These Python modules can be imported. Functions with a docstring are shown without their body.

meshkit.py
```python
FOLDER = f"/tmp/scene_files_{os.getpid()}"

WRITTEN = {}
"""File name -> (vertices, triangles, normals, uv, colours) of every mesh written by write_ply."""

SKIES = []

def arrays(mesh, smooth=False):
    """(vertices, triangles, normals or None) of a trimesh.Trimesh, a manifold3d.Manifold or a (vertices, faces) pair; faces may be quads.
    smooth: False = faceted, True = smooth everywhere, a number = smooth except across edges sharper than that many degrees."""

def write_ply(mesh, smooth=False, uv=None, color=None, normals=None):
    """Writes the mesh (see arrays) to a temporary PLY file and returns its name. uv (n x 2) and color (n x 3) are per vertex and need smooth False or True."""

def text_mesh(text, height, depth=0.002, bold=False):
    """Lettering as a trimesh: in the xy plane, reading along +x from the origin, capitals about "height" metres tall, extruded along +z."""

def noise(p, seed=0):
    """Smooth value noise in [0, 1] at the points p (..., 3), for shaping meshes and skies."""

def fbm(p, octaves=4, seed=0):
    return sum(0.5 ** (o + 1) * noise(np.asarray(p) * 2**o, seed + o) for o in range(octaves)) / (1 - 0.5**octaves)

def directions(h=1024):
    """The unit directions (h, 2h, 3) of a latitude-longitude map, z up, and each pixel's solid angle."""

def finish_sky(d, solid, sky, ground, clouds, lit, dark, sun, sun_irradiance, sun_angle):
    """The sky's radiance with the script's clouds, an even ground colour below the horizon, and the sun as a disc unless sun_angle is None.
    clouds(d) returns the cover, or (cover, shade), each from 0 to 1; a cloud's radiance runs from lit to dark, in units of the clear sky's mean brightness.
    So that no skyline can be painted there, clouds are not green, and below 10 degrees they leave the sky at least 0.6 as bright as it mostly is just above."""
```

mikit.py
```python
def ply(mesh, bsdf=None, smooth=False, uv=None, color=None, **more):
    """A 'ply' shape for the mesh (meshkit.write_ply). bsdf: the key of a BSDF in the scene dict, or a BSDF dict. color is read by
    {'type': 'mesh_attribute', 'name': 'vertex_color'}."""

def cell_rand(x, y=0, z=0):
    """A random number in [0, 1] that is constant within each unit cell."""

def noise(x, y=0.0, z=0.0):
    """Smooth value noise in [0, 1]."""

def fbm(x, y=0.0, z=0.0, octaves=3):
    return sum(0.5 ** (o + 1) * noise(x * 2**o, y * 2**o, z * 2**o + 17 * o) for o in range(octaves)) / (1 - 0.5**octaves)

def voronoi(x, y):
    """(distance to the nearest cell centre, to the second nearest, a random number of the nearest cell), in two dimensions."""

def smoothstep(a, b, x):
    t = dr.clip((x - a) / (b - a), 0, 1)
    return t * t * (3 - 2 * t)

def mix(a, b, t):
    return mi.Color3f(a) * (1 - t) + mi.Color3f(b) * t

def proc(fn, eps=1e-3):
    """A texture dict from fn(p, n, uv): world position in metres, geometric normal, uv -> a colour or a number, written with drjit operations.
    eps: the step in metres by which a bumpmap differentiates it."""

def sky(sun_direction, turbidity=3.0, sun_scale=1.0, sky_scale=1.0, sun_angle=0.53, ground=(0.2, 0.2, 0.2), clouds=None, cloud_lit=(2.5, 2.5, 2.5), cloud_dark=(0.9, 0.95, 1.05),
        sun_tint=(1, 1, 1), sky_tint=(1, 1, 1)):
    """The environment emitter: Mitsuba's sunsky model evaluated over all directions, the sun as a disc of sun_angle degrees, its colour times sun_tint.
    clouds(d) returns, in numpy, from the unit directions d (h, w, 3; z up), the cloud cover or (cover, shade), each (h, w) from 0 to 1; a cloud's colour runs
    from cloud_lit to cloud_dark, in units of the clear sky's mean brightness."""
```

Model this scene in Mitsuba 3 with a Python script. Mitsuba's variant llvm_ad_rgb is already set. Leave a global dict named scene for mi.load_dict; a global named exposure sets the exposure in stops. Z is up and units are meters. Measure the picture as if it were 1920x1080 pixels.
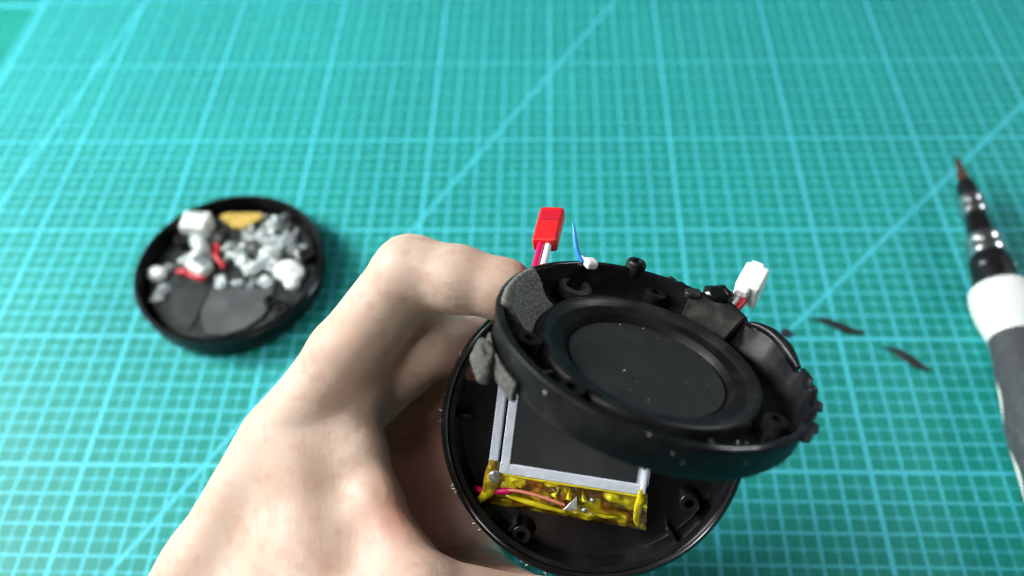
import math, random
import numpy as np
import trimesh, mitsuba as mi, mikit, meshkit
import drjit as dr
from shapely.geometry import Polygon

T = mi.ScalarTransform4f
rng = np.random.default_rng(7)
scene, labels = {}, {}
CM = 0.01
exposure = 0.14

# ------------------------------------------------------------------ camera and lamps
cam_pos = np.array([-0.07318, -37.46469, 25.79069]) * CM
cam_fwd = np.array([-0.039957, 0.605622, -0.794749])
cam_up = np.array([-0.001948, 0.795335, 0.606167])
scene['camera'] = {'type': 'thinlens', 'fov': 59.96, 'fov_axis': 'x', 'near_clip': 0.01, 'far_clip': 20.0,
                   'aperture_radius': 0.0016, 'focus_distance': 0.19,
                   'to_world': T().look_at(origin=cam_pos.tolist(), target=(cam_pos + cam_fwd).tolist(), up=cam_up.tolist())}


def lamp(key, pos, target, w, h, rad, label):
    scene[key] = {'type': 'rectangle', 'to_world': T().look_at(origin=[v * CM for v in pos], target=[v * CM for v in target], up=[0.02, 0.1, 1]).scale([w * CM / 2, h * CM / 2, 1]),
                  'bsdf': {'type': 'diffuse', 'reflectance': {'type': 'rgb', 'value': 0.5}},
                  'emitter': {'type': 'area', 'radiance': {'type': 'rgb', 'value': list(rad)}}}
    labels[key] = {'label': label, 'category': 'lamp'}


lamp('lamp_panel', (-76, -8, 54), (-4, -20, 4), 28, 28, (51, 52, 52), 'bright square lamp panel to the left of the mat')
lamp('lamp_panel_002', (-56, -52, 92), (-4, -24, 4), 40, 40, (8.8, 8.9, 8.9), 'added wide soft fill panel high above the mat on the viewer side')  # unseen fill light, added to brighten the back of the hand
lamp('lamp_panel_001', (84, 8, 62), (10, -20, 2), 30, 30, (9.0, 9.5, 9.9), 'dimmer square lamp panel to the right beyond the mat')
scene['room_light'] = {'type': 'constant', 'radiance': {'type': 'rgb', 'value': [0.05, 0.051, 0.052]}}


# ------------------------------------------------------------------ helpers
def rgb(*c):
    return {'type': 'rgb', 'value': list(c)}


def pbsdf(color, rough=0.5, spec=0.5, metallic=0.0, clearcoat=0.0, bump=None, two=True, **kw):
    d = {'type': 'principled', 'base_color': color if isinstance(color, dict) else rgb(*color), 'roughness': rough if isinstance(rough, (int, float)) else rough,
         'specular': spec, 'metallic': metallic, 'clearcoat': clearcoat, 'clearcoat_gloss': 0.9, **kw}
    if bump is not None:
        d = {'type': 'bumpmap', 'arbitrary': mikit.proc(bump[0], eps=bump[1]), 'scale': bump[2], 'bsdf': d}
    return {'type': 'twosided', 'bsdf': d} if two else d


def frame(n):
    n = np.asarray(n, float) / np.linalg.norm(n)
    a = np.cross([0, 1, 0], n)
    a /= np.linalg.norm(a)
    return np.stack([a, np.cross(n, a), n], 1)          # columns: local axes


class Place:
    def __init__(self, origin=(0, 0, 0), rot=np.eye(3)):
        self.o, self.r = np.asarray(origin, float), np.asarray(rot, float)

    def at(self, origin, rot=np.eye(3)):
        return Place(self.o + self.r @ np.asarray(origin, float), self.r @ rot)

    def __call__(self, v):
        return (np.asarray(v) @ self.r.T + self.o) * CM


WORLD = Place()


def rotz(a):
    c, s = math.cos(a), math.sin(a)
    return np.array([[c, -s, 0], [s, c, 0], [0, 0, 1.0]])


def along(d, roll=0.0):
    """Rotation whose z axis is d."""
    d = np.asarray(d, float) / np.linalg.norm(d)
    a = np.cross([0, 1, 0] if abs(d[1]) < 0.9 else [1, 0, 0], d)
    a /= np.linalg.norm(a)
    return np.stack([a, np.cross(d, a), d], 1) @ rotz(roll)


def numbered(key):
    if key not in scene and key not in labels:
        return key
    i = 1
    while f'{key}_{i:03d}' in scene or f'{key}_{i:03d}' in labels:
        i += 1
    return f'{key}_{i:03d}'


def thing(name, label, cat, group=None):
    key = numbered(name)
    labels[key] = {'label': label, 'category': cat}
    if group:
        labels[key]['group'] = group
    return key


def add(name, mesh, mat, parent=None, place=WORLD, smooth=35, label=None, kind=None, **kw):
    key = numbered((parent + '__' if parent else '') + name)
    if isinstance(mesh, tuple):
        mesh = trimesh.Trimesh(*mesh, process=False)
    m = trimesh.Trimesh(place(mesh.vertices), mesh.faces, process=False)
    scene[key] = mikit.ply(m, mat, smooth=smooth, **kw)
    if label or kind:
        labels[key] = {}
        if label:
            labels[key]['label'] = label
        if kind:
            labels[key]['kind'] = kind
    return key


def join(ms):
    return trimesh.util.concatenate(ms)


def quads(idx):
    idx = np.asarray(idx)
    return np.vstack([idx[:, [0, 1, 2]], idx[:, [0, 2, 3]]])


def sweep(profile, a0, a1, n, closed_profile=True, noise=0.0, freq=3.0, seed=0, wob=None):
    """Cross-section (r, w) swept about the z axis from angle a0 to a1 (radians); open sweeps get end caps."""
    pr = np.asarray(profile, float)
    full = abs(a1 - a0) > 2 * np.pi - 1e-6
    t = np.linspace(a0, a1, n, endpoint=not full)
    R, W = pr[:, 0][None] + 0 * t[:, None], pr[:, 1][None] + 0 * t[:, None]
    if wob is not None:
        R, W = wob(t[:, None], R, W)
    v = np.stack([R * np.cos(t)[:, None], R * np.sin(t)[:, None], W], -1)
    m = len(pr)
    ni = n if full else n - 1
    i, j = np.meshgrid(np.arange(ni), np.arange(m if closed_profile else m - 1), indexing='ij')
    i2, j2 = (i + 1) % n, (j + 1) % m
    f = quads(np.stack([i * m + j, i2 * m + j, i2 * m + j2, i * m + j2], -1).reshape(-1, 4))
    v = v.reshape(-1, 3)
    if closed_profile and not full:
        tv, tri = trimesh.creation.triangulate_polygon(Polygon(pr), engine='earcut')
        tri = np.array([int(np.argmin(((pr - q) ** 2).sum(1))) for q in tv])[tri]
        f = np.vstack([f, tri, tri[:, ::-1] + (n - 1) * m])
    mesh = trimesh.Trimesh(v, f, process=False)
    if noise:
        mesh.vertices += noise * (np.stack([meshkit.fbm(v * freq + 11 * k, 3, seed + k) for k in range(3)], -1) - 0.5) * 2
    trimesh.repair.fix_normals(mesh)
    return mesh


def lathe(profile, n=96):
    return sweep(profile, 0, 2 * np.pi, n, closed_profile=False)


def rbox(sx, sy, sz, r=0.05, seg=2):
    """Box with rounded edges, centred."""
    import manifold3d as m3
    s = m3.Manifold.sphere(r, 4 * seg + 4)
    h = np.array([sx, sy, sz]) / 2 - r
    parts = [s.translate([a * h[0], b * h[1], c * h[2]]) for a in (-1, 1) for b in (-1, 1) for c in (-1, 1)]
    m = m3.Manifold.batch_hull(parts).to_mesh()
    return trimesh.Trimesh(m.vert_properties[:, :3], m.tri_verts)


def spline(pts, n=24):
    from scipy.interpolate import CubicSpline
    p = np.asarray(pts, float)
    s = np.concatenate([[0], np.cumsum(np.linalg.norm(np.diff(p, axis=0), axis=1))])
    return CubicSpline(s, p)(np.linspace(0, s[-1], n))


def tube(pts, r, sides=10, n=24):
    p = spline(pts, n) if len(pts) > 2 else np.linspace(pts[0], pts[1], 4)
    r = np.broadcast_to(np.interp(np.linspace(0, 1, len(p)), np.linspace(0, 1, np.size(r)), np.atleast_1d(r)), (len(p),))
    t = np.gradient(p, axis=0)
    t /= np.linalg.norm(t, axis=1, keepdims=True)
    a = np.cross(t[0], [0.3, 0.5, 0.8])
    A = []
    for k in range(len(p)):
        a = a - t[k] * (a @ t[k])
        a /= np.linalg.norm(a)
        A.append(a)
    A = np.array(A)
    B = np.cross(t, A)
    g = np.arange(sides) * 2 * np.pi / sides
    v = p[:, None] + r[:, None, None] * (np.cos(g)[None, :, None] * A[:, None] + np.sin(g)[None, :, None] * B[:, None])
    i, j = np.meshgrid(np.arange(len(p) - 1), np.arange(sides), indexing='ij')
    f = quads(np.stack([i * sides + j, i * sides + (j + 1) % sides, (i + 1) * sides + (j + 1) % sides, (i + 1) * sides + j], -1).reshape(-1, 4))
    v = np.vstack([v.reshape(-1, 3), p[:1], p[-1:]])
    k, e, m = np.arange(sides), len(v) - 2, (len(p) - 1) * sides
    f = np.vstack([f, np.stack([(k + 1) % sides, k, 0 * k + e], 1), np.stack([m + k, m + (k + 1) % sides, 0 * k + e + 1], 1)])
    return trimesh.Trimesh(v, f, process=False)


def blob(rx, ry, rz, seed=0, amp=0.25, freq=1.6, sub=3):
    m = trimesh.creation.icosphere(sub)
    v = m.vertices
    k = 1 + amp * 2 * (meshkit.fbm(v * freq + seed * 7.3, 3, seed) - 0.5)
    return trimesh.Trimesh(v * k[:, None] * [rx, ry, rz], m.faces, process=False)


def prism(poly, h, z0=0.0):
    m = trimesh.creation.extrude_polygon(Polygon(poly), h, engine='earcut')
    m.apply_translation([0, 0, z0])
    return m


# ------------------------------------------------------------------ materials
V0 = 0.05


def band(x, half, soft):
    return 1 - mikit.smoothstep(half - soft, half + soft, x)


def near(x, step):
    q = x / step
    return dr.abs(q - dr.floor(q + 0.5)) * step


def mat_color(p, n, uv):
    x, y = p.x, p.y
    mm = 0.001
    inside = dr.select((x > -0.2506) & (y < 0.2006) & (x < 0.4006) & (y > -0.5006), 1.0, 0.0)
    major = dr.maximum(band(near(x, .05), .75 * mm, .25 * mm), band(near(y, .05), .7 * mm, .25 * mm))
    minor = dr.maximum(band(near(x, .01), .55 * mm, .2 * mm), band(near(y, .01), .45 * mm, .2 * mm))
    dash_x = band(near(y, .005), .95 * mm, .3 * mm)
    dash_y = band(near(x, .005), .95 * mm, .3 * mm)
    half = dr.maximum(band(near(x, .005), .5 * mm, .2 * mm) * (0.5 + 0.5 * dash_x), band(near(y, .005), .45 * mm, .2 * mm) * (0.55 + 0.45 * dash_y))

    def diag(x0, y0, ang):
        a = math.radians(ang)
        return band(dr.abs((x - x0) * math.sin(a) - (y - y0) * math.cos(a)), .75 * mm, .25 * mm)
    dg = dr.maximum(dr.maximum(diag(0.0335, 0, 60), diag(0.2800, 0.0, 45)), diag(-0.2, 0.001, 81))
    # ruler ticks along the left edge of the printed grid
    tick = dr.select((x < -0.25) & (x > -0.2545), 1.0, 0.0) * band(near(y, .001), .22 * mm, .1 * mm) * 0.8
    edge = dr.select((x < -0.25) & (y > -0.004) & (y < -0.0005), 0.7, 0.0)
    ink = dr.maximum(dr.maximum(major * 1.0, minor * 0.85), dr.maximum(half * 0.8, dg * 0.95))
    ink = dr.maximum(ink * inside, dr.maximum(tick, edge))
    wear = 0.88 + 0.24 * mikit.fbm(x * 30, y * 30, 0.0, 3)
    grain = 0.9 + 0.2 * mikit.noise(x * 2600, y * 2600, 1.0)
    base = mi.Color3f(0.010, 0.250, 0.205) * wear * grain
    line = mi.Color3f(0.075, 0.53, 0.64)
    return mikit.mix(base, line, ink * (0.85 + 0.15 * mikit.noise(x * 700, y * 700, 3.0)))


def mat_bump(p, n, uv):
    return mikit.noise(p.x * 1800, p.y * 1800, p.z * 1800) + 0.5 * mikit.noise(p.x * 4000, p.y * 4000, 2.0)


M = scene
M['mat_vinyl'] = pbsdf(mikit.proc(mat_color), 0.5, 0.3, bump=(mat_bump, 2e-4, 0.00005))
M['mat_edge'] = pbsdf((0.012, 0.16, 0.13), 0.5, 0.4)
M['table_paint'] = pbsdf((0.35, 0.34, 0.33), 0.5, 0.4)


def scuff(a, b, f):
    def fn(p, n, uv):
        k = mikit.fbm(p.x * f, p.y * f, p.z * f, 3)
        return mikit.mix(mi.Color3f(*a), mi.Color3f(*b), mikit.smoothstep(0.45, 0.75, k))
    return fn


def rough_var(lo, hi, f):
    return mikit.proc(lambda p, n, uv: lo + (hi - lo) * mikit.fbm(p.x * f, p.y * f, p.z * f, 3))


M['gloss_black'] = pbsdf(mikit.proc(scuff((0.006, 0.0062, 0.0068), (0.012, 0.012, 0.013), 160)), rough_var(0.08, 0.24, 220), 0.6)
M['satin_black'] = pbsdf(mikit.proc(scuff((0.006, 0.006, 0.007), (0.015, 0.015, 0.016), 200)), rough_var(0.28, 0.5, 250), 0.35)
M['mid_black'] = pbsdf(mikit.proc(scuff((0.006, 0.006, 0.007), (0.014, 0.014, 0.015), 200)), rough_var(0.32, 0.52, 250), 0.16)
M['matte_dark'] = pbsdf(mikit.proc(scuff((0.017, 0.019, 0.020), (0.025, 0.027, 0.028), 120)), 0.55, 0.4)
M['panel_grey'] = pbsdf(mikit.proc(scuff((0.055, 0.06, 0.062), (0.085, 0.09, 0.092), 110)), 0.5, 0.4)


def felt_c(p, n, uv):
    k = mikit.noise(p.x * 5200, p.y * 5200, p.z * 1500) * 0.6 + mikit.noise(p.x * 1300, p.y * 7000, p.z * 4500) * 0.4
    return mikit.mix(mi.Color3f(0.045, 0.046, 0.042), mi.Color3f(0.15, 0.15, 0.135), mikit.smoothstep(0.35, 0.75, k))


M['felt'] = pbsdf(mikit.proc(felt_c), 0.9, 0.15, sheen=0.6, bump=(lambda p, n, uv: mikit.noise(p.x * 5200, p.y * 5200, p.z * 1800), 1e-4, 0.00012))
M['foam_dark'] = pbsdf(mikit.proc(scuff((0.010, 0.009, 0.008), (0.040, 0.036, 0.031), 260)), 0.8, 0.3, bump=(lambda p, n, uv: mikit.noise(p.x * 3000, p.y * 3000, p.z * 3000), 1e-4, 0.0001))
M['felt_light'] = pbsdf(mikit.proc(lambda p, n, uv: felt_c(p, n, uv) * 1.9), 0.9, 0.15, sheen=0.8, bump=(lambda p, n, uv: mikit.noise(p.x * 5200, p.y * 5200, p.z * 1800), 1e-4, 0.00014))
M['white_plastic'] = pbsdf((0.80, 0.80, 0.77), 0.38, 0.5)
M['warm_white'] = pbsdf((0.74, 0.78, 0.74), 0.42, 0.5)
M['glue_white'] = pbsdf(mikit.proc(scuff((0.34, 0.40, 0.40), (0.66, 0.71, 0.70), 320)), 0.22, 0.5, clearcoat=0.6)
M['glue_grey'] = pbsdf(mikit.proc(scuff((0.13, 0.16, 0.165), (0.40, 0.44, 0.44), 400)), 0.25, 0.5, clearcoat=0.5)
M['board_green'] = pbsdf(mikit.proc(scuff((0.010, 0.014, 0.014), (0.03, 0.038, 0.036), 500)), 0.4, 0.5)
M['chip_black'] = pbsdf((0.05, 0.062, 0.052), 0.4, 0.5)
M['solder'] = pbsdf((0.72, 0.73, 0.72), 0.28, 0.5, metallic=0.9)
M['steel'] = pbsdf((0.60, 0.61, 0.62), 0.25, 0.5, metallic=1.0)
M['bronze'] = pbsdf((0.16, 0.075, 0.055), 0.4, 0.5, metallic=0.6)
M['red_plug'] = pbsdf((0.80, 0.018, 0.022), 0.35, 0.5, clearcoat=0.3)
M['red_wire'] = pbsdf((0.55, 0.012, 0.03), 0.35, 0.5)
M['magenta_wire'] = pbsdf((0.66, 0.008, 0.11), 0.35, 0.5)
M['pink_wire'] = pbsdf((0.62, 0.20, 0.13), 0.4, 0.5)
M['white_wire'] = pbsdf((0.78, 0.76, 0.80), 0.35, 0.5)
M['blue_wire'] = pbsdf((0.03, 0.27, 0.72), 0.35, 0.5)
M['yellow_pad'] = pbsdf(mikit.proc(scuff((0.52, 0.37, 0.09), (0.42, 0.28, 0.06), 260)), 0.35, 0.5)
M['silver_foil'] = pbsdf(mikit.proc(scuff((0.62, 0.67, 0.74), (0.76, 0.80, 0.86), 300)), 0.45, 0.5, metallic=0.15, bump=(lambda p, n, uv: mikit.fbm(p.x * 500, p.y * 500, p.z * 500, 2), 1e-4, 0.00012))


def tape_c(p, n, uv):
    k = mikit.fbm(p.x * 170, p.y * 170, p.z * 170, 3)
    j = mikit.noise(p.x * 300 + 5, p.y * 300, p.z * 300)
    c = mikit.mix(mi.Color3f(0.30, 0.24, 0.006), mi.Color3f(0.10, 0.045, 0.004), mikit.smoothstep(0.36, 0.58, k))
    c = mikit.mix(c, mi.Color3f(0.34, 0.12, 0.008), mikit.smoothstep(0.60, 0.7, mikit.noise(p.x * 300 + 9, p.y * 300, p.z * 300)))
    return mikit.mix(c, mi.Color3f(0.74, 0.63, 0.01), mikit.smoothstep(0.52, 0.64, j))


M['kapton'] = pbsdf(mikit.proc(tape_c), 0.16, 0.6, clearcoat=1.0, bump=(lambda p, n, uv: mikit.fbm(p.x * 330, p.y * 330, p.z * 330, 3), 1e-4, 0.0011))
M['kapton_bright'] = pbsdf((0.66, 0.56, 0.008), 0.2, 0.6, clearcoat=1.0, bump=(lambda p, n, uv: mikit.fbm(p.x * 300, p.y * 300, p.z * 300, 2), 1e-4, 0.0006))
def fold_c(p, n, uv):
    k = mikit.fbm(p.x * 330, p.y * 330, p.z * 330, 3)
    return mikit.mix(mi.Color3f(0.62, 0.52, 0.008), mi.Color3f(0.22, 0.14, 0.006), mikit.smoothstep(0.45, 0.6, k))


M['kapton_fold'] = pbsdf(mikit.proc(fold_c), 0.15, 0.6, clearcoat=1.0, bump=(lambda p, n, uv: mikit.fbm(p.x * 400, p.y * 400, p.z * 400, 2), 1e-4, 0.0008))
M['grip_grey'] = pbsdf(mikit.proc(scuff((0.055, 0.062, 0.066), (0.075, 0.082, 0.087), 300)), 0.6, 0.35)
M['scrap_black'] = pbsdf((0.018, 0.02, 0.022), 0.45, 0.4)
M['dust_white'] = pbsdf((0.75, 0.75, 0.74), 0.6, 0.3)

# ------------------------------------------------------------------ setting: table and cutting mat
tb = trimesh.creation.box([150, 110, 3])
tb.apply_translation([5, -10, -1.5 - 0.3])
add('table_top', tb, 'table_paint', kind='structure', smooth=False)

mt = thing('cutting_mat', 'green cutting mat printed with a pale cyan measuring grid and diagonal guide lines', 'cutting mat')
poly = Polygon([(-27.6, -54), (43, -54), (43, 23), (-27.6, 23)]).buffer(0.8)
core = trimesh.creation.extrude_polygon(poly, 0.297, engine='earcut')
core.apply_translation([0, 0, -0.3])
add('core', core, 'mat_edge', mt, smooth=30)
s = trimesh.creation.extrude_polygon(poly, 0.002, engine='earcut')
add('printed_sheet', (s.vertices + [0, 0, -0.002], s.faces), 'mat_vinyl', mt, smooth=False)

# ------------------------------------------------------------------ the open lid lying on the mat
LID = Place((-11.58, -17.58, 0.0), rotz(0.0))
lid = thing('electronics_tray', 'open round black tray lying on the mat, filled with a circuit board and white glue', 'tray')
R = 3.36
add('shell', lathe([(0, 0.02), (2.9, 0.02), (3.2, 0.1), (3.33, 0.3), (R, 0.6), (R, 1.10), (R - .03, 1.16), (R - .06, 1.18), (R - .10, 1.15), (R - .12, 1.08), (R - .15, 0.32), (0, 0.30)], 128), 'mid_black', lid, LID, smooth=40)
add('rim_lip', sweep([(R - .02, 0.98), (R + .05, 0.99), (R + .06, 1.05), (R + .02, 1.09), (R - .02, 1.09)], 0, 2 * np.pi, 128), 'gloss_black', lid, LID, smooth=40)
bd = add('circuit_board', sweep([(0.01, 0.42), (3.0, 0.42), (3.02, 0.5), (3.0, 0.56), (0.01, 0.56)], 0, 2 * np.pi, 90), 'board_green', lid, LID, smooth=30)
pan = prism([(-0.62, -0.80), (1.60, -0.78), (1.72, -1.25), (1.50, -2.0), (1.0, -2.5), (0.3, -2.80), (-0.35, -2.78), (-0.75, -1.9)], 0.10, 0.57)
add('cover_panel', pan, 'panel_grey', lid, LID, smooth=False)
pan = prism([(-2.10, -0.74), (-0.72, -0.78), (-0.85, -1.9), (-0.95, -2.45), (-1.35, -2.35), (-1.85, -1.75)], 0.06, 0.57)
add('cover_panel', pan, 'matte_dark', lid, LID, smooth=False)
cn = add('white_socket', rbox(1.02, 0.85, 0.75, 0.09), 'warm_white', lid, LID.at((-1.72, 2.0, 0.93), rotz(-0.1)), label='white connector socket standing on the board')
add('slot', rbox(0.66, 0.1, 0.2, 0.03), 'glue_grey', cn, LID.at((-1.72, 2.28, 1.24), rotz(-0.1)))
add('glue_bridge', tube([(-1.68, 1.55, .62), (-1.5, 1.2, .74), (-1.3, 0.95, .7), (-1.75, 0.55, .66), (-2.05, 0.36, .64)], [0.26, .3, .3, .24, .18], 12), 'glue_white', lid, LID, smooth=True)
add('white_switch', rbox(0.82, 0.62, 0.42, 0.07), 'warm_white', lid, LID.at((-1.22, 0.12, 0.80), rotz(-0.55)))
add('switch_top', rbox(0.62, 0.36, 0.06, 0.025), 'glue_grey', lid, LID.at((-1.15, 0.22, 1.03), rotz(-0.55)))
add('red_wire', tube([(-1.75, -.02, .64), (-1.45, -.26, .74), (-1.15, -.40, .76), (-.9, -.36, .70)], 0.075, 10), 'red_wire', lid, LID, smooth=True)
add('red_wire', tube([(-.98, 1.38, .64), (-.8, 1.1, .72), (-.72, .6, .78), (-.50, .36, .76), (-.38, .12, .66)], 0.085, 10), 'red_wire', lid, LID, smooth=True)
add('red_wire', tube([(-2.05, -.08, .62), (-1.9, .0, .66), (-1.7, -.1, .66)], 0.12, 10, 10), 'red_wire', lid, LID, smooth=True)
add('yellow_pad', prism([(-1.02, 2.55), (-.78, 2.72), (0.55, 2.72), (0.62, 2.5), (0.3, 2.2), (-.1, 1.98), (-.4, 2.02), (-.75, 2.28)], 0.12, 0.72), 'yellow_pad', lid, LID, smooth=False)
add('pad_base', prism([(-.9, 2.5), (0.5, 2.6), (0.3, 2.25), (-.3, 2.1)], 0.16, 0.56), 'board_green', lid, LID, smooth=False)
add('chip', rbox(0.78, 0.56, 0.16, 0.03), 'chip_black', lid, LID.at((0.46, 1.06, 0.66), rotz(-0.15)))
glue = [(-.35, 1.31, .26, .17, .12, 1), (.15, 1.76, .34, .2, .16, 0), (.74, 1.66, .38, .24, .18, 0), (1.06, 2.25, .36, .34, .24, 0), (1.38, 2.62, .2, .24, .2, 1), (.82, 2.15, .22, .16, .18, 1),
        (1.62, 1.40, .42, .28, .2, 0), (1.90, 1.62, .2, .26, .18, 1), (1.12, .86, .44, .5, .18, 0), (.26, .56, .52, .30, .22, 0), (.72, .18, .48, .32, .20, 0), (-.05, .85, .24, .24, .16, 1),
        (1.45, .35, .42, .3, .22, 1), (2.12, -.02, .52, .62, .42, 2), (2.28, -.5, .36, .3, .3, 2), (1.75, -.05, .35, .35, .25, 0), (-.31, -.50, .42, .26, .2, 0), (.30, -.53, .28, .2, .17, 0), (.84, -.57, .3, .17, .16, 1),
        (1.28, -.44, .36, .28, .2, 0), (1.2, 1.45, .3, .3, .2, 0), (2.05, 1.1, .2, .3, .16, 1), (-2.36, -.80, .28, .28, .14, 1), (-2.5, -1.2, .2, .28, .12, 1), (-2.42, .2, .2, .2, .15, 1), (-2.80, -.1, .32, .42, .30, 2), (2.5, .78, .16, .2, .2, 1)]
for k, (x, y, a, b, h, kind) in enumerate(glue):
    add('glue_blob', blob(a * (.78 if kind == 0 else .92), b * (.78 if kind == 0 else .92), h * .8, k, 0.75 if kind != 2 else 0.2, 2.6), ['glue_white', 'glue_grey', 'warm_white'][kind], lid, LID.at((x, y, 0.60 + 0.12 * h), rotz(k * 1.3)), smooth=True)
for k in range(90):
    a, r = rng.uniform(-.7, 3.6), math.sqrt(rng.uniform(0, 1)) * 2.0
    x, y = 0.55 + r * math.cos(a), 0.75 + r * math.sin(a)
    if y > -.6 and x * x + y * y < 2.8 ** 2:
        add('board_component', rbox(rng.uniform(.10, .30), rng.uniform(.08, .2), rng.uniform(.14, .34), .02), ['warm_white', 'chip_black', 'solder', 'chip_black', 'glue_white'][k % 5], bd, LID.at((x, y, 0.60), rotz(rng.choice([0, .4, 1.57]))))
for x, y in ((1.74, -1.48), (2.62, .62), (-2.2, 1.35), (2.15, -1.9)):
    add('screw_post', lathe([(0, .3), (.26, .3), (.26, .92), (.22, .96), (.1, .96), (.1, .7), (0, .7)], 24), 'satin_black', lid, LID.at((x, y, 0)), smooth=40)

# ------------------------------------------------------------------ plastic scraps on the mat
for k, (pts, lab) in enumerate([([(9.2, -19.2), (9.75, -19.33), (10.3, -19.62), (10.9, -19.74)], 'curved black plastic scrap on the mat, the farther of the two slivers'),
                                ([(11.35, -20.42), (11.9, -20.62), (12.3, -21.0), (12.75, -21.3)], 'curved black plastic scrap on the mat, the sliver nearer the screwdriver handle'),
                                ([(8.05, -19.95), (8.2, -19.8), (8.35, -19.72)], 'tiny dark plastic crumb beside the right rim of the held frame')]):
    key = numbered('plastic_scrap')
    r = [0.02, 0.15, 0.17, 0.03] if k < 2 else [0.1, 0.2, 0.12]
    m = tube([(x, y, 0.09) for x, y in pts], r, 9, 18)
    v = m.vertices.copy()
    v[:, 2] = np.maximum((v[:, 2] - 0.09) * 0.45 + 0.075, 0.004)
    v += 0.05 * (np.stack([meshkit.fbm(v * 4 + 3 * q, 2, k + q) for q in range(3)], -1) - .5) * [1, 1, .4]
    add('plastic_scrap', (v, m.faces), 'scrap_black')
    labels[key] = {'label': lab, 'category': 'plastic scrap'}

# ------------------------------------------------------------------ screwdriver lying at the right
sd = thing('screwdriver', 'precision screwdriver with white and grey handle lying at the right edge of the mat', 'screwdriver')
tip, hnd = np.array([15.68, -12.30, 1.12]), np.array([15.31, -19.48, 1.12])
SD = Place(tip, along(hnd - tip))
SH = SD.at((0, 0, .45))
add('bit', lathe([(0, 0), (.07, .01), (.12, .25), (.12, .5), (.14, .75), (.2, .85), (.2, 1.5), (0, 1.5)], 6), 'bronze', sd, SD, smooth=20)
add('bit_tip', lathe([(0, -.12), (.05, -.1), (.09, 0.1), (.13, .3), (0, .3)], 12), 'steel', sd, SD, smooth=30)
add('nose', lathe([(0, 1.25), (.22, 1.27), (.34, 1.5), (.37, 2.1), (0, 2.1)], 40), 'satin_black', sd, SD, smooth=30)
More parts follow.
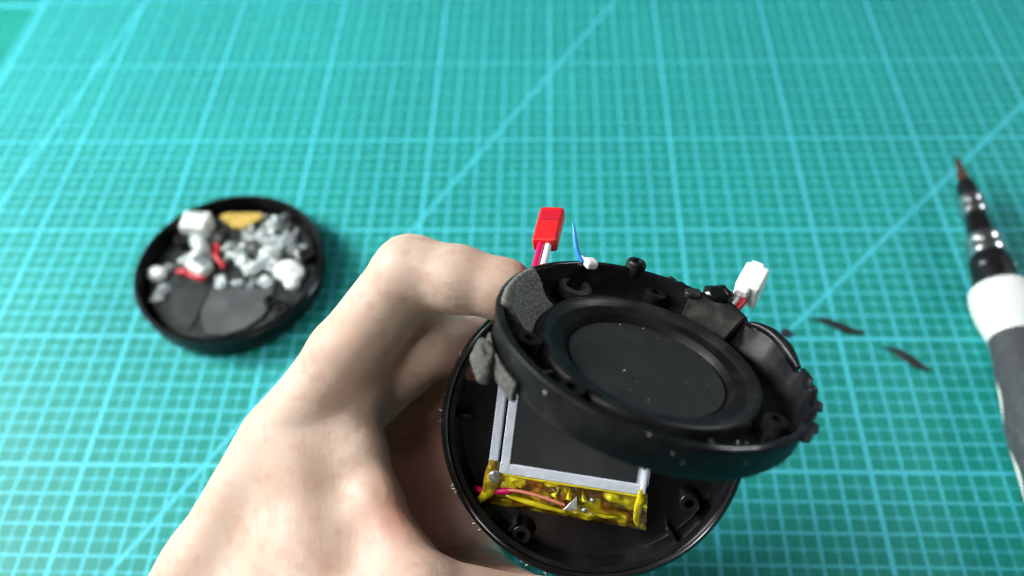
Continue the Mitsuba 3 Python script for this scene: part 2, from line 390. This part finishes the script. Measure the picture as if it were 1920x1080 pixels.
for z0, r0 in ((2.08, .44), (2.58, .47), (4.06, .62), (4.55, .66)):
    add('steel_ring', lathe([(0, z0), (r0 - .1, z0), (r0, z0 + .1), (r0 + .02, z0 + .25), (r0 - .02, z0 + .42), (r0 - .12, z0 + .5), (0, z0 + .5)], 48), 'steel', sd, SD, smooth=30)
add('neck', lathe([(0, 3.05), (.38, 3.06), (.42, 3.4), (.46, 4.08), (0, 4.08)], 40), 'gloss_black', sd, SD, smooth=30)
add('collar', lathe([(0, 5.0), (.6, 5.02), (.70, 5.2), (.72, 6.3), (.66, 6.6), (0, 6.6)], 48), 'satin_black', sd, SD, smooth=30)
for a in (0.4, 2.2, 4.0, 5.4):
    add('collar_stud', blob(.13, .13, .1, 3, .05, 1, 2), 'steel', sd, SD.at((.66 * math.cos(a), .66 * math.sin(a), 5.62)), smooth=True)
body = lathe([(0, 5.98), (.86, 6.0), (.99, 6.08), (1.03, 6.35), (1.03, 6.7), (.98, 7.15), (.84, 7.8), (.76, 8.2), (.78, 8.7), (.88, 9.6), (.98, 10.6), (1.04, 11.8), (1.05, 14.2), (.98, 15.0), (.7, 15.4), (0, 15.5)], 72)
add('handle', body, 'warm_white', sd, SH, smooth=35, label='white plastic handle body with flared head')
# grey rubber grip: a skin around the handle, its edges scalloped
zz = np.linspace(8.02, 14.6, 70)
prof_z, prof_r = [7.15, 7.8, 8.2, 8.7, 9.6, 10.6, 11.8, 14.2, 15], [.98, .84, .76, .78, .88, .98, 1.04, 1.05, .98]
for cen in (0, math.pi):
    ang = np.linspace(-1, 1, 30)
    vs = []
    for off in (0.045, -0.05):
        for z in zz:
            half = max(1.42 + 0.15 * math.sin((z - 8.3) * 2.4), 1.6 if z < 8.55 else 0)
            e = np.clip((1 - np.abs(ang)) * 12, 0, 1) ** .5
            a = cen + ang * half
            r = np.interp(z, prof_z, prof_r) + (off * e if off > 0 else off) * min(1, max(0.0, (z - 8.0) * 14 + .05))
            vs.append(np.stack([r * np.cos(a), r * np.sin(a), 0 * a + z], -1))
    v = np.vstack(vs)
    n, m = len(zz), 30
    i, j = np.meshgrid(np.arange(n - 1), np.arange(m - 1), indexing='ij')
    f = quads(np.stack([i * m + j, i * m + j + 1, (i + 1) * m + j + 1, (i + 1) * m + j], -1).reshape(-1, 4))
    g = trimesh.Trimesh(v, np.vstack([f, f[:, ::-1] + n * m]), process=False)
    add('rubber_grip', g, 'grip_grey', sd, SH.at((0, 0, 0), rotz(3.5)), smooth=40)

# ------------------------------------------------------------------ the held housing
HC, HF = np.array([0.9071, -28.0457, 8.1402]), frame([-0.11378944, -0.87755323, 1.0])
H = Place(HC, HF)
hs = thing('round_housing', 'round black plastic housing held in the hand with a battery inside', 'housing')
R = 3.42
add('shell', lathe([(0, -1.15), (2.7, -1.15), (3.05, -1.05), (3.3, -.75), (R, -.35), (R, -.13), (R - .03, -.05), (R - .08, 0.0), (R - .11, .004), (R - .15, -.04), (R - .17, -.1), (R - .19, -.5), (R - .33, -.85), (R - .55, -.93), (0, -.93)], 160), 'gloss_black', hs, H, smooth=40)
add('inner_lip', sweep([(R - .30, -.16), (R - .19, -.13), (R - .15, -.16), (R - .16, -.24), (R - .28, -.22)], 0, 2 * np.pi, 140), 'gloss_black', hs, H, smooth=40)
for x, y in ((2.06, -1.82), (-1.80, -2.42), (2.62, -1.0), (2.0, 2.0), (-2.1, 1.9)):
    pb = add('screw_boss', lathe([(.30, -.93), (.24, -.85), (.22, -.42), (.20, -.40), (.11, -.40), (.10, -.75), (0, -.75)], 28), 'satin_black', hs, H.at((x, y, 0)), smooth=40)
for a in (-.35, -1.0, -2.3, 3.0, 2.6):
    add('rib', rbox(.34, .09, .5, .02), 'satin_black', hs, H.at((2.98 * math.cos(a), 2.98 * math.sin(a), -.68), rotz(a)))


def flakes(count, angle_range, rfun, size, seed):
    g = np.random.default_rng(seed)
    ms = []
    for _ in range(count):
        a = g.uniform(*angle_range)
        r, w = rfun(g)
        b = blob(g.uniform(.6, 2.2) * size, g.uniform(.3, .7) * size, g.uniform(.15, .35) * size, int(g.integers(99)), .35, 2, 1)
        b.apply_transform(trimesh.transformations.rotation_matrix(g.uniform(0, 6), g.normal(size=3)))
        b.apply_translation([r * math.cos(a), r * math.sin(a), w])
        ms.append(b)
    return join(ms)


add('plastic_dust', flakes(20, (math.radians(140), math.radians(262)), lambda g: (R + g.normal(0, .012), g.uniform(-.12, .01)), .036, 5), 'dust_white', hs, H, kind='stuff', label='white plastic crumbs along the rim')

# ------------------------------------------------------------------ battery pack inside the housing
bt = thing('battery_pack', 'flat silver battery pack with yellow tape lying in the held housing', 'battery')
B = H.at((-2.31, -0.80, 0), rotz(math.radians(-11.5)))        # x along the taped edge, y to the far side
bw, bh = 3.44, 3.0
body = rbox(bw - .24, bh, .56, .05)
add('pouch', body, 'silver_foil', bt, B.at((bw / 2 + .06, bh / 2, -.55)))
rim = join([rbox(.22, bh + .02, .10, .03).apply_translation([.27, bh / 2, -.235]), rbox(bw - .16, .25, .09, .03).apply_translation([bw / 2 + .06, .075, -.235]), rbox(.11, .55, .12, .03).apply_translation([bw - .02, .27, -.225])])
add('foil_fold', rim, 'silver_foil', bt, B)
add('side_fold', rbox(.20, bh + .1, .40, .03), 'silver_foil', bt, B.at((-.03, bh / 2 + .05, -.50)))
add('side_fold', rbox(.10, bh - .1, .5, .03), 'silver_foil', bt, B.at((bw + .03, bh / 2 + .1, -.52)))
add('dark_label', rbox(bw - .54, bh - .22, .05, .02), 'matte_dark', bt, B.at((bw / 2 + .07, bh / 2 + .10, -.245)), label='dark label on the top face of the battery')
# crumpled yellow tape over the front edge: a skirt from the top edge down to the housing floor
nx, ny = 90, 26
u, q = np.meshgrid(np.linspace(0, 1, nx), np.linspace(0, 1, ny), indexing='ij')
X = -0.10 + u * (bw + .22) + (q - .3) * .12 * (u - .5) * 2
Y = -0.005 - 1.04 * q ** .9
Z = -0.255 - 0.20 * q - 0.38 * q ** 3
P3 = np.stack([X, Y, Z], -1)
cr = meshkit.fbm(P3 * [2.2, 3.4, 2], 3, 3) - .5
cr2 = np.abs(meshkit.fbm(P3 * [4.5, 6, 4] + 9, 2, 8) - .5)
Z = Z + (cr * .34 + cr2 * .30) * np.clip(q * 4, 0, 1) * (1 - .3 * q)
Z = Z - .10 * q
v = np.stack([X, Y, Z], -1).reshape(-1, 3)
i, j = np.meshgrid(np.arange(nx - 1), np.arange(ny - 1), indexing='ij')
f = quads(np.stack([i * ny + j, i * ny + j + 1, (i + 1) * ny + j + 1, (i + 1) * ny + j], -1).reshape(-1, 4))
tape = add('yellow_tape', (v, f), 'kapton', bt, B, smooth=28, label='crumpled translucent yellow tape folded over the front edge')
for x0, w_ in ((.02, .19), (bw - .04, .10)):
    k = tube([(x0, .22, -.20), (x0 - .01, -.02, -.18), (x0 - .03, -.4, -.30), (x0 - (.28 if x0 < 1 else -.02), -.80, -.55)], [w_ * .6, w_, w_ * .8, w_ * .5], 12, 26)
    kv = k.vertices.copy()
    kv[:, 2] = kv[:, 2] * .55 - .12
    kv += .10 * (np.stack([meshkit.fbm(kv * 3 + 5 * e, 3, e) for e in range(3)], -1) - .5)
    add('tape_fold', (kv, k.faces), 'kapton_fold', bt, B, smooth=30)
add('tape_fold', tube([(.35, -.60, -.42), (1.1, -.72, -.44), (1.75, -.80, -.50)], [.05, .075, .04], 8, 16), 'kapton_bright', bt, B, smooth=True)
add('tape_fold', tube([(2.35, -.70, -.46), (2.65, -.74, -.46), (2.95, -.72, -.50)], [.03, .05, .03], 8, 12), 'kapton_fold', bt, B, smooth=True)
for x0, y0, a in ((1.52, -.27, 1.2), (1.80, -.27, 1.6), (2.12, -.26, 1.9)):
    cz = trimesh.Trimesh([(-.20, -.07, -.06), (.22, -.02, -.12), (-.16, .09, -.06), (-.12, .0, .10), (.05, .03, .05)], [(0, 1, 3), (1, 2, 3), (2, 0, 3), (1, 4, 3), (0, 2, 1)], process=False)
    add('tape_glint', cz, 'kapton_bright', bt, B.at((x0, y0, -.24), rotz(a)), smooth=False)  # glints on the crumpled tape, put in as bright yellow pyramids
add('tape_fold', tube([(.25, -.07, -.235), (1.2, -.075, -.24), (2.3, -.07, -.24), (bw - .1, -.075, -.235)], [.03, .045, .035, .04], 8, 30), 'kapton_bright', bt, B, smooth=True)
add('solder_glint', trimesh.Trimesh([(-.22, -.12, 0), (.12, -.16, -.02), (.16, .16, .0), (.0, .05, .10), (-.1, -.05, .09)], [(0, 1, 4), (1, 3, 4), (1, 2, 3), (2, 0, 3), (0, 4, 3), (0, 2, 1)], process=False), 'white_plastic', bt, B.at((1.86, -.50, -.22), rotz(.3)), smooth=False)  # hot glint on the solder, put in as a white faceted piece
add('solder_glint', blob(.09, .07, .07, 6, .3, 2), 'solder', bt, B.at((2.18, -.62, -.32)), smooth=True)
add('solder_glint', blob(.07, .06, .06, 9, .3, 2), 'solder', bt, B.at((2.32, -.36, -.30)), smooth=True)
add('solder_glint', blob(.13, .16, .06, 5, .3, 2), 'solder', bt, B.at((.06, -.14, -.16)), smooth=True)
add('red_wire', tube([(-.42, -.62, -.62), (-.15, -.60, -.46), (.15, -.52, -.36), (.45, -.46, -.34)], .085, 10), 'magenta_wire', bt, B, smooth=True)
add('pink_wire', tube([(.40, -.44, -.30), (.8, -.42, -.26), (1.3, -.48, -.24), (1.72, -.56, -.26)], .04, 10), 'pink_wire', bt, B, smooth=True)

# ------------------------------------------------------------------ the inner frame, lifted open like a flap above the housing
RC, RF = np.array([1.9343, -28.3019, 12.1415]), frame([0.31147835, 0.4775983, 1.0])
Fp = Place(RC, RF)
fr = thing('inner_frame', 'black round inner frame with foam pads tilted open above the held housing', 'frame')
R = 3.05


def rim_wob(t, Rr, W):
    """Uneven clipped edge on the right side of the frame."""
    d = np.degrees(np.arctan2(np.sin(t), np.cos(t)))
    on = np.clip((d + 50) / 15, 0, 1) * np.clip((62 - d) / 15, 0, 1) * ((Rr > 2.86) & (W > -.12))
    k = (meshkit.noise(np.stack([t * 9 + 0 * Rr, 0 * Rr, 0 * Rr], -1), 4) - .5) * on
    top = np.clip((W + .12) / .12, 0, 1)
    return Rr + .12 * k, W + (.22 * k - .04 * on) * top


wall = lathe([(0, -.80), (2.75, -.80), (2.93, -.72), (3.0, -.3), (3.05, -.06), (3.03, -.01), (2.98, 0), (2.92, -.02), (2.89, -.08)], 8)
wall = sweep([(0, -.80), (2.72, -.80), (2.90, -.74), (2.97, -.62), (3.0, -.3), (3.05, -.06), (3.03, -.01), (2.98, 0), (2.92, -.02), (2.89, -.08), (2.80, -.48), (2.70, -.60), (2.28, -.60), (2.20, -.52), (2.14, -.36), (2.06, -.31),
              (1.98, -.33), (1.90, -.40), (1.74, -.42), (1.66, -.44), (1.60, -.52), (1.56, -.60), (0, -.60)], 0, 2 * np.pi, 220, closed_profile=False, wob=rim_wob)
add('shell', wall, 'mid_black', fr, Fp, smooth=35)
add('rim_lip', sweep([(2.885, -.10), (2.90, -.005), (2.94, .02), (2.99, .015), (3.02, -.02), (3.0, -.05), (2.92, -.08)], math.radians(66), math.radians(306), 150), 'gloss_black', fr, Fp, smooth=60)
add('raised_ring', sweep([(1.88, -.41), (1.93, -.36), (2.03, -.285), (2.10, -.285), (2.16, -.34), (2.20, -.45)], 0, 2 * np.pi, 140), 'satin_black', fr, Fp, smooth=50)
add('centre_panel', sweep([(0.001, -.55), (1.50, -.55), (1.52, -.565), (1.53, -.60), (0.001, -.60)], 0, 2 * np.pi, 120, closed_profile=False), 'matte_dark', fr, Fp, smooth=40, label='flat matte dark grey round panel in the middle')
# ribs, bosses, tabs
for a, h, w_ in ((-75, .22, .10), (205, .24, .1), (245, .22, .1), (285, .2, .1)):
    a = math.radians(a)
    add('rib', rbox(.58, w_, h, .03), 'satin_black', fr, Fp.at((2.52 * math.cos(a), 2.52 * math.sin(a), -.60 + h / 2 - .02), rotz(a)))
post = [(.24, -.62), (.22, -.2), (.20, -.18), (.10, -.18), (.09, -.4), (0, -.4)]
for a, r in ((-40, 2.5), (75, 2.52), (222, 2.48), (188, 2.45)):
    a = math.radians(a)
    add('screw_boss', lathe(post, 24), 'gloss_black', fr, Fp.at((r * math.cos(a), r * math.sin(a), 0)), smooth=40)
add('rim_boss', lathe([(0, -.7), (.22, -.7), (.22, .10), (.18, .16), (.10, .17), (.08, .08), (0, .08)], 24), 'satin_black', fr, Fp.at((.26, 3.06, 0)), smooth=40, label='round black boss on the far rim')
add('cable_clip', sweep([(.20, -.12), (.34, -.12), (.36, .06), (.30, .12), (.21, .08)], math.radians(120), math.radians(395), 30), 'matte_dark', fr, Fp.at((-1.10, 2.35, -.42)), smooth=40)
g = np.random.default_rng(21)
for k, a in enumerate((-44, -33, -22, -12, -2, 9, 19, 29, 63, 69)):
    a = math.radians(a + g.uniform(-2, 2))
    bb = blob(g.uniform(.07, .12), g.uniform(.12, .26), g.uniform(.06, .14), k, .5, 2.4, 2)
    add('broken_tab', bb, 'satin_black', fr, Fp.at(((R + g.uniform(-.06, .03)) * math.cos(a), (R + g.uniform(-.06, .03)) * math.sin(a), g.uniform(-.2, .02)), rotz(a)), smooth=40)
# foam / felt pads
pad = [(2.97, .01), (2.95, .06), (2.86, .07), (2.72, -.04), (2.46, -.34), (2.22, -.46), (2.2, -.60), (2.76, -.60), (2.86, -.1), (2.92, -.02)]
add('foam_pad', sweep(pad, math.radians(138), math.radians(174), 40, noise=.03, freq=3), 'felt_light', fr, Fp, smooth=True, label='fuzzy grey felt pad folded over the left rim')
pad2 = [(2.96, -.62), (3.02, -.46), (3.07, -.48), (3.08, -.66), (3.02, -.86), (2.92, -.86)]
add('foam_pad', sweep(pad2, math.radians(178), math.radians(208), 60, noise=.02, freq=2.5, seed=5), 'felt', fr, Fp, smooth=True, label='grey felt strip along the outer wall')
add('foam_pad', blob(.44, .19, .36, 12, .3, 2), 'felt', fr, Fp.at((-3.12, -.42, -.78), rotz(1.75)), smooth=True)
pad3 = [(2.96, -.06), (2.96, .02), (2.90, .05), (2.80, .02), (2.66, -.16), (2.48, -.40), (2.4, -.58), (2.72, -.58), (2.84, -.2), (2.9, -.06)]
add('foam_pad', sweep(pad3, math.radians(35), math.radians(60), 36, noise=.06, freq=2.5, seed=9), 'foam_dark', fr, Fp, smooth=True, label='dark crumpled foam pad inside the right far rim')
add('rim_shard', tube([(2.45, 1.55, -.05), (2.75, 1.05, .06), (2.9, .6, .02), (2.97, .1, -.05)], [.05, .1, .12, .05], 8, 20), 'satin_black', fr, Fp, smooth=True)
add('glue_lump', blob(.34, .26, .22, 15, .25, 2), 'gloss_black', fr, Fp.at((1.95, 2.35, .05)), smooth=True)
add('glue_lump', blob(.22, .14, .12, 18, .3, 2), 'matte_dark', fr, Fp.at((1.45, 2.40, -.05)), smooth=True)
add('plastic_dust', join([flakes(16, (math.radians(178), math.radians(300)), lambda g: (3.01 + g.normal(0, .01), g.uniform(-.35, .02)), .022, 15),
                          flakes(12, (0, 2 * np.pi), lambda g: (math.sqrt(g.uniform(0.1, 1)) * 1.45, -.545), .013, 16),
                          flakes(14, (math.radians(150), math.radians(330)), lambda g: (g.uniform(2.2, 2.7), -.57), .03, 17)]), 'dust_white', fr, Fp, kind='stuff', label='white plastic crumbs and dust')

# plugs and wires
pl = thing('wire_plug', 'red plug on a magenta and a white wire standing up from the frame', 'plug')
p0 = np.array([-1.93, 2.42, -.25])
d1 = np.array([.20, .93, .32])
d1 /= np.linalg.norm(d1)
ux = np.array([.95, -.12, .27]) - d1 * (np.array([.95, -.12, .27]) @ d1)
ux /= np.linalg.norm(ux)
U = np.stack([ux, np.cross(d1, ux), d1], 1)
e = Fp
q0 = p0 + d1 * .96
add('plug_body', rbox(.55, .34, 1.10, .09), 'red_plug', pl, e.at(q0 + d1 * .48, U @ rotz(-.1)), smooth=40)
add('plug_lug', rbox(.22, .16, .18, .05), 'red_plug', pl, e.at(q0 + d1 * 1.0 + U[:, 0] * .12, U @ rotz(-.1)), smooth=40)
add('plug_collar', rbox(.52, .34, .16, .05), 'red_plug', pl, e.at(q0 - d1 * .04, U @ rotz(-.1)), smooth=40)
for sgn, mname in ((-1, 'magenta_wire'), (1, 'white_wire')):
    off = U[:, 0] * .085 * sgn
    add('wire', tube([p0 + off * 1.0 - d1 * .35 + [0, 0, -.1], p0 + off * .95 + d1 * .2, q0 + off * .9 + d1 * .1], .075, 12, 16), mname, pl, e, smooth=True)

add('plug_slot', rbox(.44, .02, .34, .008), 'red_wire', pl, e.at(q0 + d1 * .70 + U[:, 1] * .185, U @ rotz(-.1)), smooth=False)
add('plug_slot', rbox(.44, .02, .34, .008), 'red_wire', pl, e.at(q0 + d1 * .70 - U[:, 1] * .185, U @ rotz(-.1)), smooth=False)
pl2 = thing('wire_plug', 'white plug on a short red wire at the right far rim of the frame', 'plug')
p0 = np.array([2.42, 2.22, -.1])
d2 = np.array([.50, .80, .42])
d2 /= np.linalg.norm(d2)
U = along(d2)
add('plug_body', rbox(.62, .52, .74, .05), 'white_plastic', pl2, e.at(p0 + d2 * .80, U @ rotz(.5)), smooth=40)
add('plug_lug', rbox(.34, .30, .24, .05), 'white_plastic', pl2, e.at(p0 + d2 * 1.22 - U[:, 0] * .08, U @ rotz(.5)), smooth=40)
add('plug_collar', rbox(.34, .30, .22, .05), 'white_plastic', pl2, e.at(p0 + d2 * .38 - U[:, 0] * .14, U @ rotz(.5)), smooth=40)
add('wire', tube([p0 - d2 * .2 + [-.1, 0, 0], p0 + d2 * .12 + [.02, 0, .05], p0 + d2 * .5], .08, 10, 14), 'red_wire', pl2, e, smooth=True)
add('wire', tube([p0 - d2 * .25 + [-.28, .02, 0], p0 + d2 * .1 + [-.16, 0, .06], p0 + d2 * .5 + [-.1, 0, 0]], .07, 10, 14), 'white_wire', pl2, e, smooth=True)

bl = thing('blue_wire', 'loose thin blue wire with a white soldered end at the far rim of the frame', 'wire')
add('strand', tube([(-1.30, 3.30, .62), (-1.22, 3.08, .40), (-1.12, 2.88, .16), (-.98, 2.76, .02)], [.02, .05, .06, .06], 10, 20), 'blue_wire', bl, e, smooth=True)
add('soldered_end', rbox(.26, .26, .2, .06), 'white_plastic', bl, e.at((-.83, 2.70, .05), rotz(.3)), smooth=40)
add('core', tube([(-1.06, 2.84, .12), (-.94, 2.76, .09), (-.84, 2.70, .06)], .035, 8, 10), 'white_wire', bl, e, smooth=True)


# ------------------------------------------------------------------ the hand
def smin(a, b, k):
    h = np.clip(0.5 + 0.5 * (b - a) / k, 0, 1)
    return b + (a - b) * h - k * h * (1 - h)


def cap(P, a, b, ra, rb):
    a, b = np.asarray(a, float), np.asarray(b, float)
    ab = b - a
    t = np.clip(((P - a) @ ab) / (ab @ ab), 0, 1)
    return np.linalg.norm(P - a - t[:, None] * ab, axis=1) - (ra + (rb - ra) * t)


def chain(P, pts, k=.25):
    d = None
    for (a, ra), (b, rb) in zip(pts[:-1], pts[1:]):
        c = cap(P, a, b, ra, rb)
        d = c if d is None else smin(d, c, k)
    return d


HAND = dict(
    index=[((-6.30, -27.84, 7.14), .92), ((-4.64, -26.56, 8.91), .88), ((-3.07, -25.56, 10.73), .80), ((-1.96, -25.88, 10.88), .71), ((-1.04, -26.12, 10.86), .64), ((-.27, -26.15, 9.88), .50)],
    middle=[((-6.22, -27.22, 5.35), .95), ((-4.50, -26.45, 7.10), .88), ((-2.78, -25.95, 8.62), .80), ((-1.85, -25.80, 8.05), .74), ((-.89, -25.50, 7.05), .64), ((.12, -25.71, 5.80), .52)],
    ring=[((-6.04, -26.87, 3.71), .9), ((-4.14, -26.15, 5.30), .84), ((-2.30, -25.70, 6.60), .74), ((-1.0, -25.75, 5.32), .66), ((-.02, -25.98, 4.59), .5)],
    pinky=[((-5.73, -26.82, 2.30), .8), ((-4.22, -26.23, 3.10), .7), ((-2.65, -26.11, 3.87), .6), ((-1.63, -26.21, 3.61), .55), ((-.75, -26.44, 3.27), .45)],
    thumb=[((-6.6, -33.2, 5.3), 1.15), ((-4.46, -32.5, 6.52), 1.05), ((-2.60, -31.72, 7.53), 1.0), ((-.24, -31.80, 6.9), .86), ((1.67, -32.2, 5.98), .6)])
PALM = [[((-9.66, -32.6, 4.4), 1.0), ((-8.01, -30.24, 5.52), .9), ((-6.30, -27.84, 7.14), .92)],
        [((-9.3, -32.6, 3.6), 1.1), ((-7.6, -30.0, 4.2), 1.0), ((-6.22, -27.22, 5.35), .95)],
        [((-8.9, -32.8, 3.0), 1.1), ((-7.2, -30.0, 3.0), 1.0), ((-6.04, -26.87, 3.71), .9)],
        [((-8.5, -33.0, 2.6), 1.1), ((-6.8, -30.2, 2.3), .95), ((-5.73, -26.82, 2.30), .8)],
        [((-5.73, -28.53, 6.45), .85), ((-5.83, -29.65, 6.0), .95), ((-6.2, -30.97, 5.5), 1.2), ((-6.6, -33.2, 5.3), 1.15)],
        [((-5.9, -31.6, 4.9), 1.2), ((-3.6, -31.0, 5.0), 1.0), ((-2.3, -30.9, 5.3), .7)],
        [((-9.7, -33.0, 4.4), 1.6), ((-8.9, -33.4, 3.4), 1.8), ((-14.0, -41.5, 5.6), 2.7)],
        [((-8.9, -33.4, 3.4), 1.8), ((-6.6, -33.2, 5.3), 1.15)],
        [((-4.9, -26.8, 4.8), .9), ((-4.3, -27.8, 4.2), 1.0), ((-4.0, -29.2, 3.8), 1.1), ((-4.6, -30.6, 3.8), 1.1)],
        [((-2.9, -26.0, 5.2), .9), ((-3.1, -27.4, 4.4), 1.0), ((-2.8, -28.9, 3.8), 1.0), ((-1.9, -30.0, 3.6), .9), ((-1.7, -30.5, 4.6), .9), ((-.6, -31.25, 5.6), .8)],
        [((-4.6, -27.0, 3.9), .9), ((-4.0, -28.5, 3.4), 1.0), ((-4.2, -30.5, 3.2), 1.1)],
        [((-5.45, -27.3, 7.7), .72), ((-5.45, -28.5, 7.2), .78), ((-5.3, -30.2, 6.6), .95), ((-5.2, -31.6, 6.3), 1.0)],
        [((-5.1, -27.3, 7.1), .62), ((-4.95, -28.2, 6.75), .66), ((-4.7, -29.2, 6.5), .72), ((-4.4, -30.5, 6.4), .82), ((-4.2, -31.7, 6.4), .95)]]
WEB = [((-4.15, -26.60, 8.62), .5), ((-4.50, -27.48, 7.90), .42), ((-4.20, -28.3, 7.70), .34), ((-3.76, -29.4, 7.52), .36), ((-3.10, -30.7, 7.35), .5), ((-2.75, -31.7, 7.4), .8)]


def hand_sdf(P):
    palm = None
    for c in PALM:
        d = chain(P, c, .4)
        palm = d if palm is None else smin(palm, d, .85)
    palm = smin(palm, chain(P, WEB, .3), .85)
    out = palm
    for name, c in HAND.items():
        d = smin(chain(P, c, .22), palm, .6 if name == 'thumb' else .42)
        out = smin(out, d, .16)
    # fine unevenness of skin and tendons
    out = out + .03 * (meshkit.fbm(P * 1.1, 2, 31) - .5) + .008 * (meshkit.fbm(P * 4.0, 2, 33) - .5)
    # wrinkles over the bent middle knuckle of the index finger and creases on its inner side
    for (jx, jy, jz), (tx, ty, tz), rad, offs, amp in (((-3.07, -25.56, 10.73), (.9, .1, .4), 1.15, (-.42, -.2, 0.02, .22, .42), .036),
                                                       ((-1.04, -26.15, 10.93), (1, -.1, .0), .85, (-.2, -.05, .1), .018),
                                                       ((-2.78, -25.95, 8.62), (.95, .1, .1), 1.0, (-.2, .0, .2), .034),
                                                       ((-6.30, -27.84, 7.14), (.7, .4, .6), 1.5, (-.35, 0, .3), .016)):
        t = np.array([tx, ty, tz]) / np.linalg.norm([tx, ty, tz])
        rel = P - np.array([jx, jy, jz])
        sx = rel @ t + .05 * np.sin(rel @ np.array([3.1, 5.3, 4.7]))
        fall = np.clip(1 - np.linalg.norm(rel, axis=1) / rad, 0, 1)
        for o in offs:
            out = out + amp * fall * 2 * np.exp(-((sx - o) / .085) ** 2)
    return out


def surface_nets(fn, lo, hi, h):
    lo, hi = np.asarray(lo, float), np.asarray(hi, float)
    n = np.ceil((hi - lo) / h).astype(int) + 1
    ax = [lo[k] + h * np.arange(n[k]) for k in range(3)]
    # coarse pass, then fine evaluation only near the surface
    cs = 3
    cn = (n + cs - 1) // cs + 1
    cax = [lo[k] + h * cs * np.arange(cn[k]) for k in range(3)]
    C = np.stack(np.meshgrid(*cax, indexing='ij'), -1).reshape(-1, 3)
    cd = fn(C).reshape(cn)
    cx = np.clip(np.arange(n[0]) / cs, 0, cn[0] - 1.001)
    from scipy.ndimage import zoom, map_coordinates
    G = np.stack(np.meshgrid(*[np.arange(n[k]) / cs for k in range(3)], indexing='ij'), 0)
    d = map_coordinates(cd, G, order=1, mode='nearest')
    nearm = np.abs(d) < 1.0
    idx = np.nonzero(nearm)
    pts = np.stack([ax[k][idx[k]] for k in range(3)], -1)
    val = np.concatenate([fn(pts[s:s + 200000]) for s in range(0, len(pts), 200000)])
    d[nearm] = val
    ins = d < 0
    corners = [(a, b, c) for a in (0, 1) for b in (0, 1) for c in (0, 1)]
    sl = lambda o: tuple(slice(o[k], n[k] - 1 + o[k]) for k in range(3))
    cnt = sum(ins[sl(o)].astype(np.int8) for o in corners)
    act = (cnt > 0) & (cnt < 8)
    vid = -np.ones(act.shape, int)
    vid[act] = np.arange(act.sum())
    base = np.stack(np.nonzero(act), -1)
    acc, num = np.zeros((len(base), 3)), np.zeros(len(base))
    for k in range(3):
        for o in corners:
            if o[k]:
                continue
            o2 = list(o)
            o2[k] = 1
            i0, i1 = base + np.array(o), base + np.array(o2)
            d0, d1 = d[tuple(i0.T)], d[tuple(i1.T)]
            x = (d0 < 0) != (d1 < 0)
            t = np.where(x, d0 / np.where(x, d0 - d1, 1), 0)
            p = i0.astype(float)
            p[:, k] += t
            acc[x] += p[x]
            num[x] += 1
    V = lo + h * acc / num[:, None]
    F = []
    for k in range(3):
        a, b = [(1, 2), (2, 0), (0, 1)][k]
        s0 = tuple(slice(1, n[m] - 1) if m != k else slice(0, n[k] - 1) for m in range(3))
        s1 = tuple(slice(1, n[m] - 1) if m != k else slice(1, n[k]) for m in range(3))
        e = ins[s0] != ins[s1]
        flip = ins[s1][e]
        p = np.stack(np.nonzero(e), -1)
        for m in range(3):
            if m != k:
                p[:, m] += 1
        ea, eb = np.eye(3, dtype=int)[a], np.eye(3, dtype=int)[b]
        qd = np.stack([vid[tuple((p - ea - eb).T)], vid[tuple((p - eb).T)], vid[tuple(p.T)], vid[tuple((p - ea).T)]], -1)
        qd[flip] = qd[flip][:, ::-1]
        F.append(qd)
    return V, quads(np.vstack(F))


hv, hf = surface_nets(hand_sdf, (-17.5, -45, -0.5), (3, -24, 12.3), 0.085)
hm = trimesh.Trimesh(hv, hf, process=False)
hm.fix_normals() if hm.volume < 0 else None
trimesh.smoothing.filter_taubin(hm, iterations=3)


def skin_c(p, n, uv):
    k = mikit.fbm(p.x * 90, p.y * 90, p.z * 90, 3)
    j = mikit.fbm(p.x * 420, p.y * 420, p.z * 420, 2)
    c = mikit.mix(mi.Color3f(0.54, 0.375, 0.280), mi.Color3f(0.57, 0.43, 0.335), mikit.smoothstep(0.3, 0.7, k))
    c = mikit.mix(c, mi.Color3f(0.50, 0.27, 0.20), 0.38 * mikit.smoothstep(0.5, 0.75, j))
    # palm side: natural redness, deepened with the hollow's shade painted into the colour
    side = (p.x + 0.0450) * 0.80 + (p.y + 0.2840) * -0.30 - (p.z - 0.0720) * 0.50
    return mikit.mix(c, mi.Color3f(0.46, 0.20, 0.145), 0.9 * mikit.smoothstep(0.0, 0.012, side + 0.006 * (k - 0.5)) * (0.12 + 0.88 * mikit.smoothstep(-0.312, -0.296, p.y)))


def skin_b(p, n, uv):
    v1, v2, _ = mikit.voronoi(p.x * 700 + p.z * 500, p.y * 700 + p.z * 300)
    return mikit.fbm(p.x * 1300, p.y * 1300, p.z * 1300, 2) + 0.6 * mikit.smoothstep(0.0, 0.25, v2 - v1) + 0.9 * mikit.fbm(p.x * 260, p.y * 260, p.z * 260, 2)


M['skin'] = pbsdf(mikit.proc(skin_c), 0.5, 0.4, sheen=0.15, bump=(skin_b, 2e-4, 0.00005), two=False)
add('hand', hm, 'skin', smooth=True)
labels['hand'] = {'label': 'bare left hand gripping the round housing, index finger bent behind the tilted frame', 'category': 'hand'}
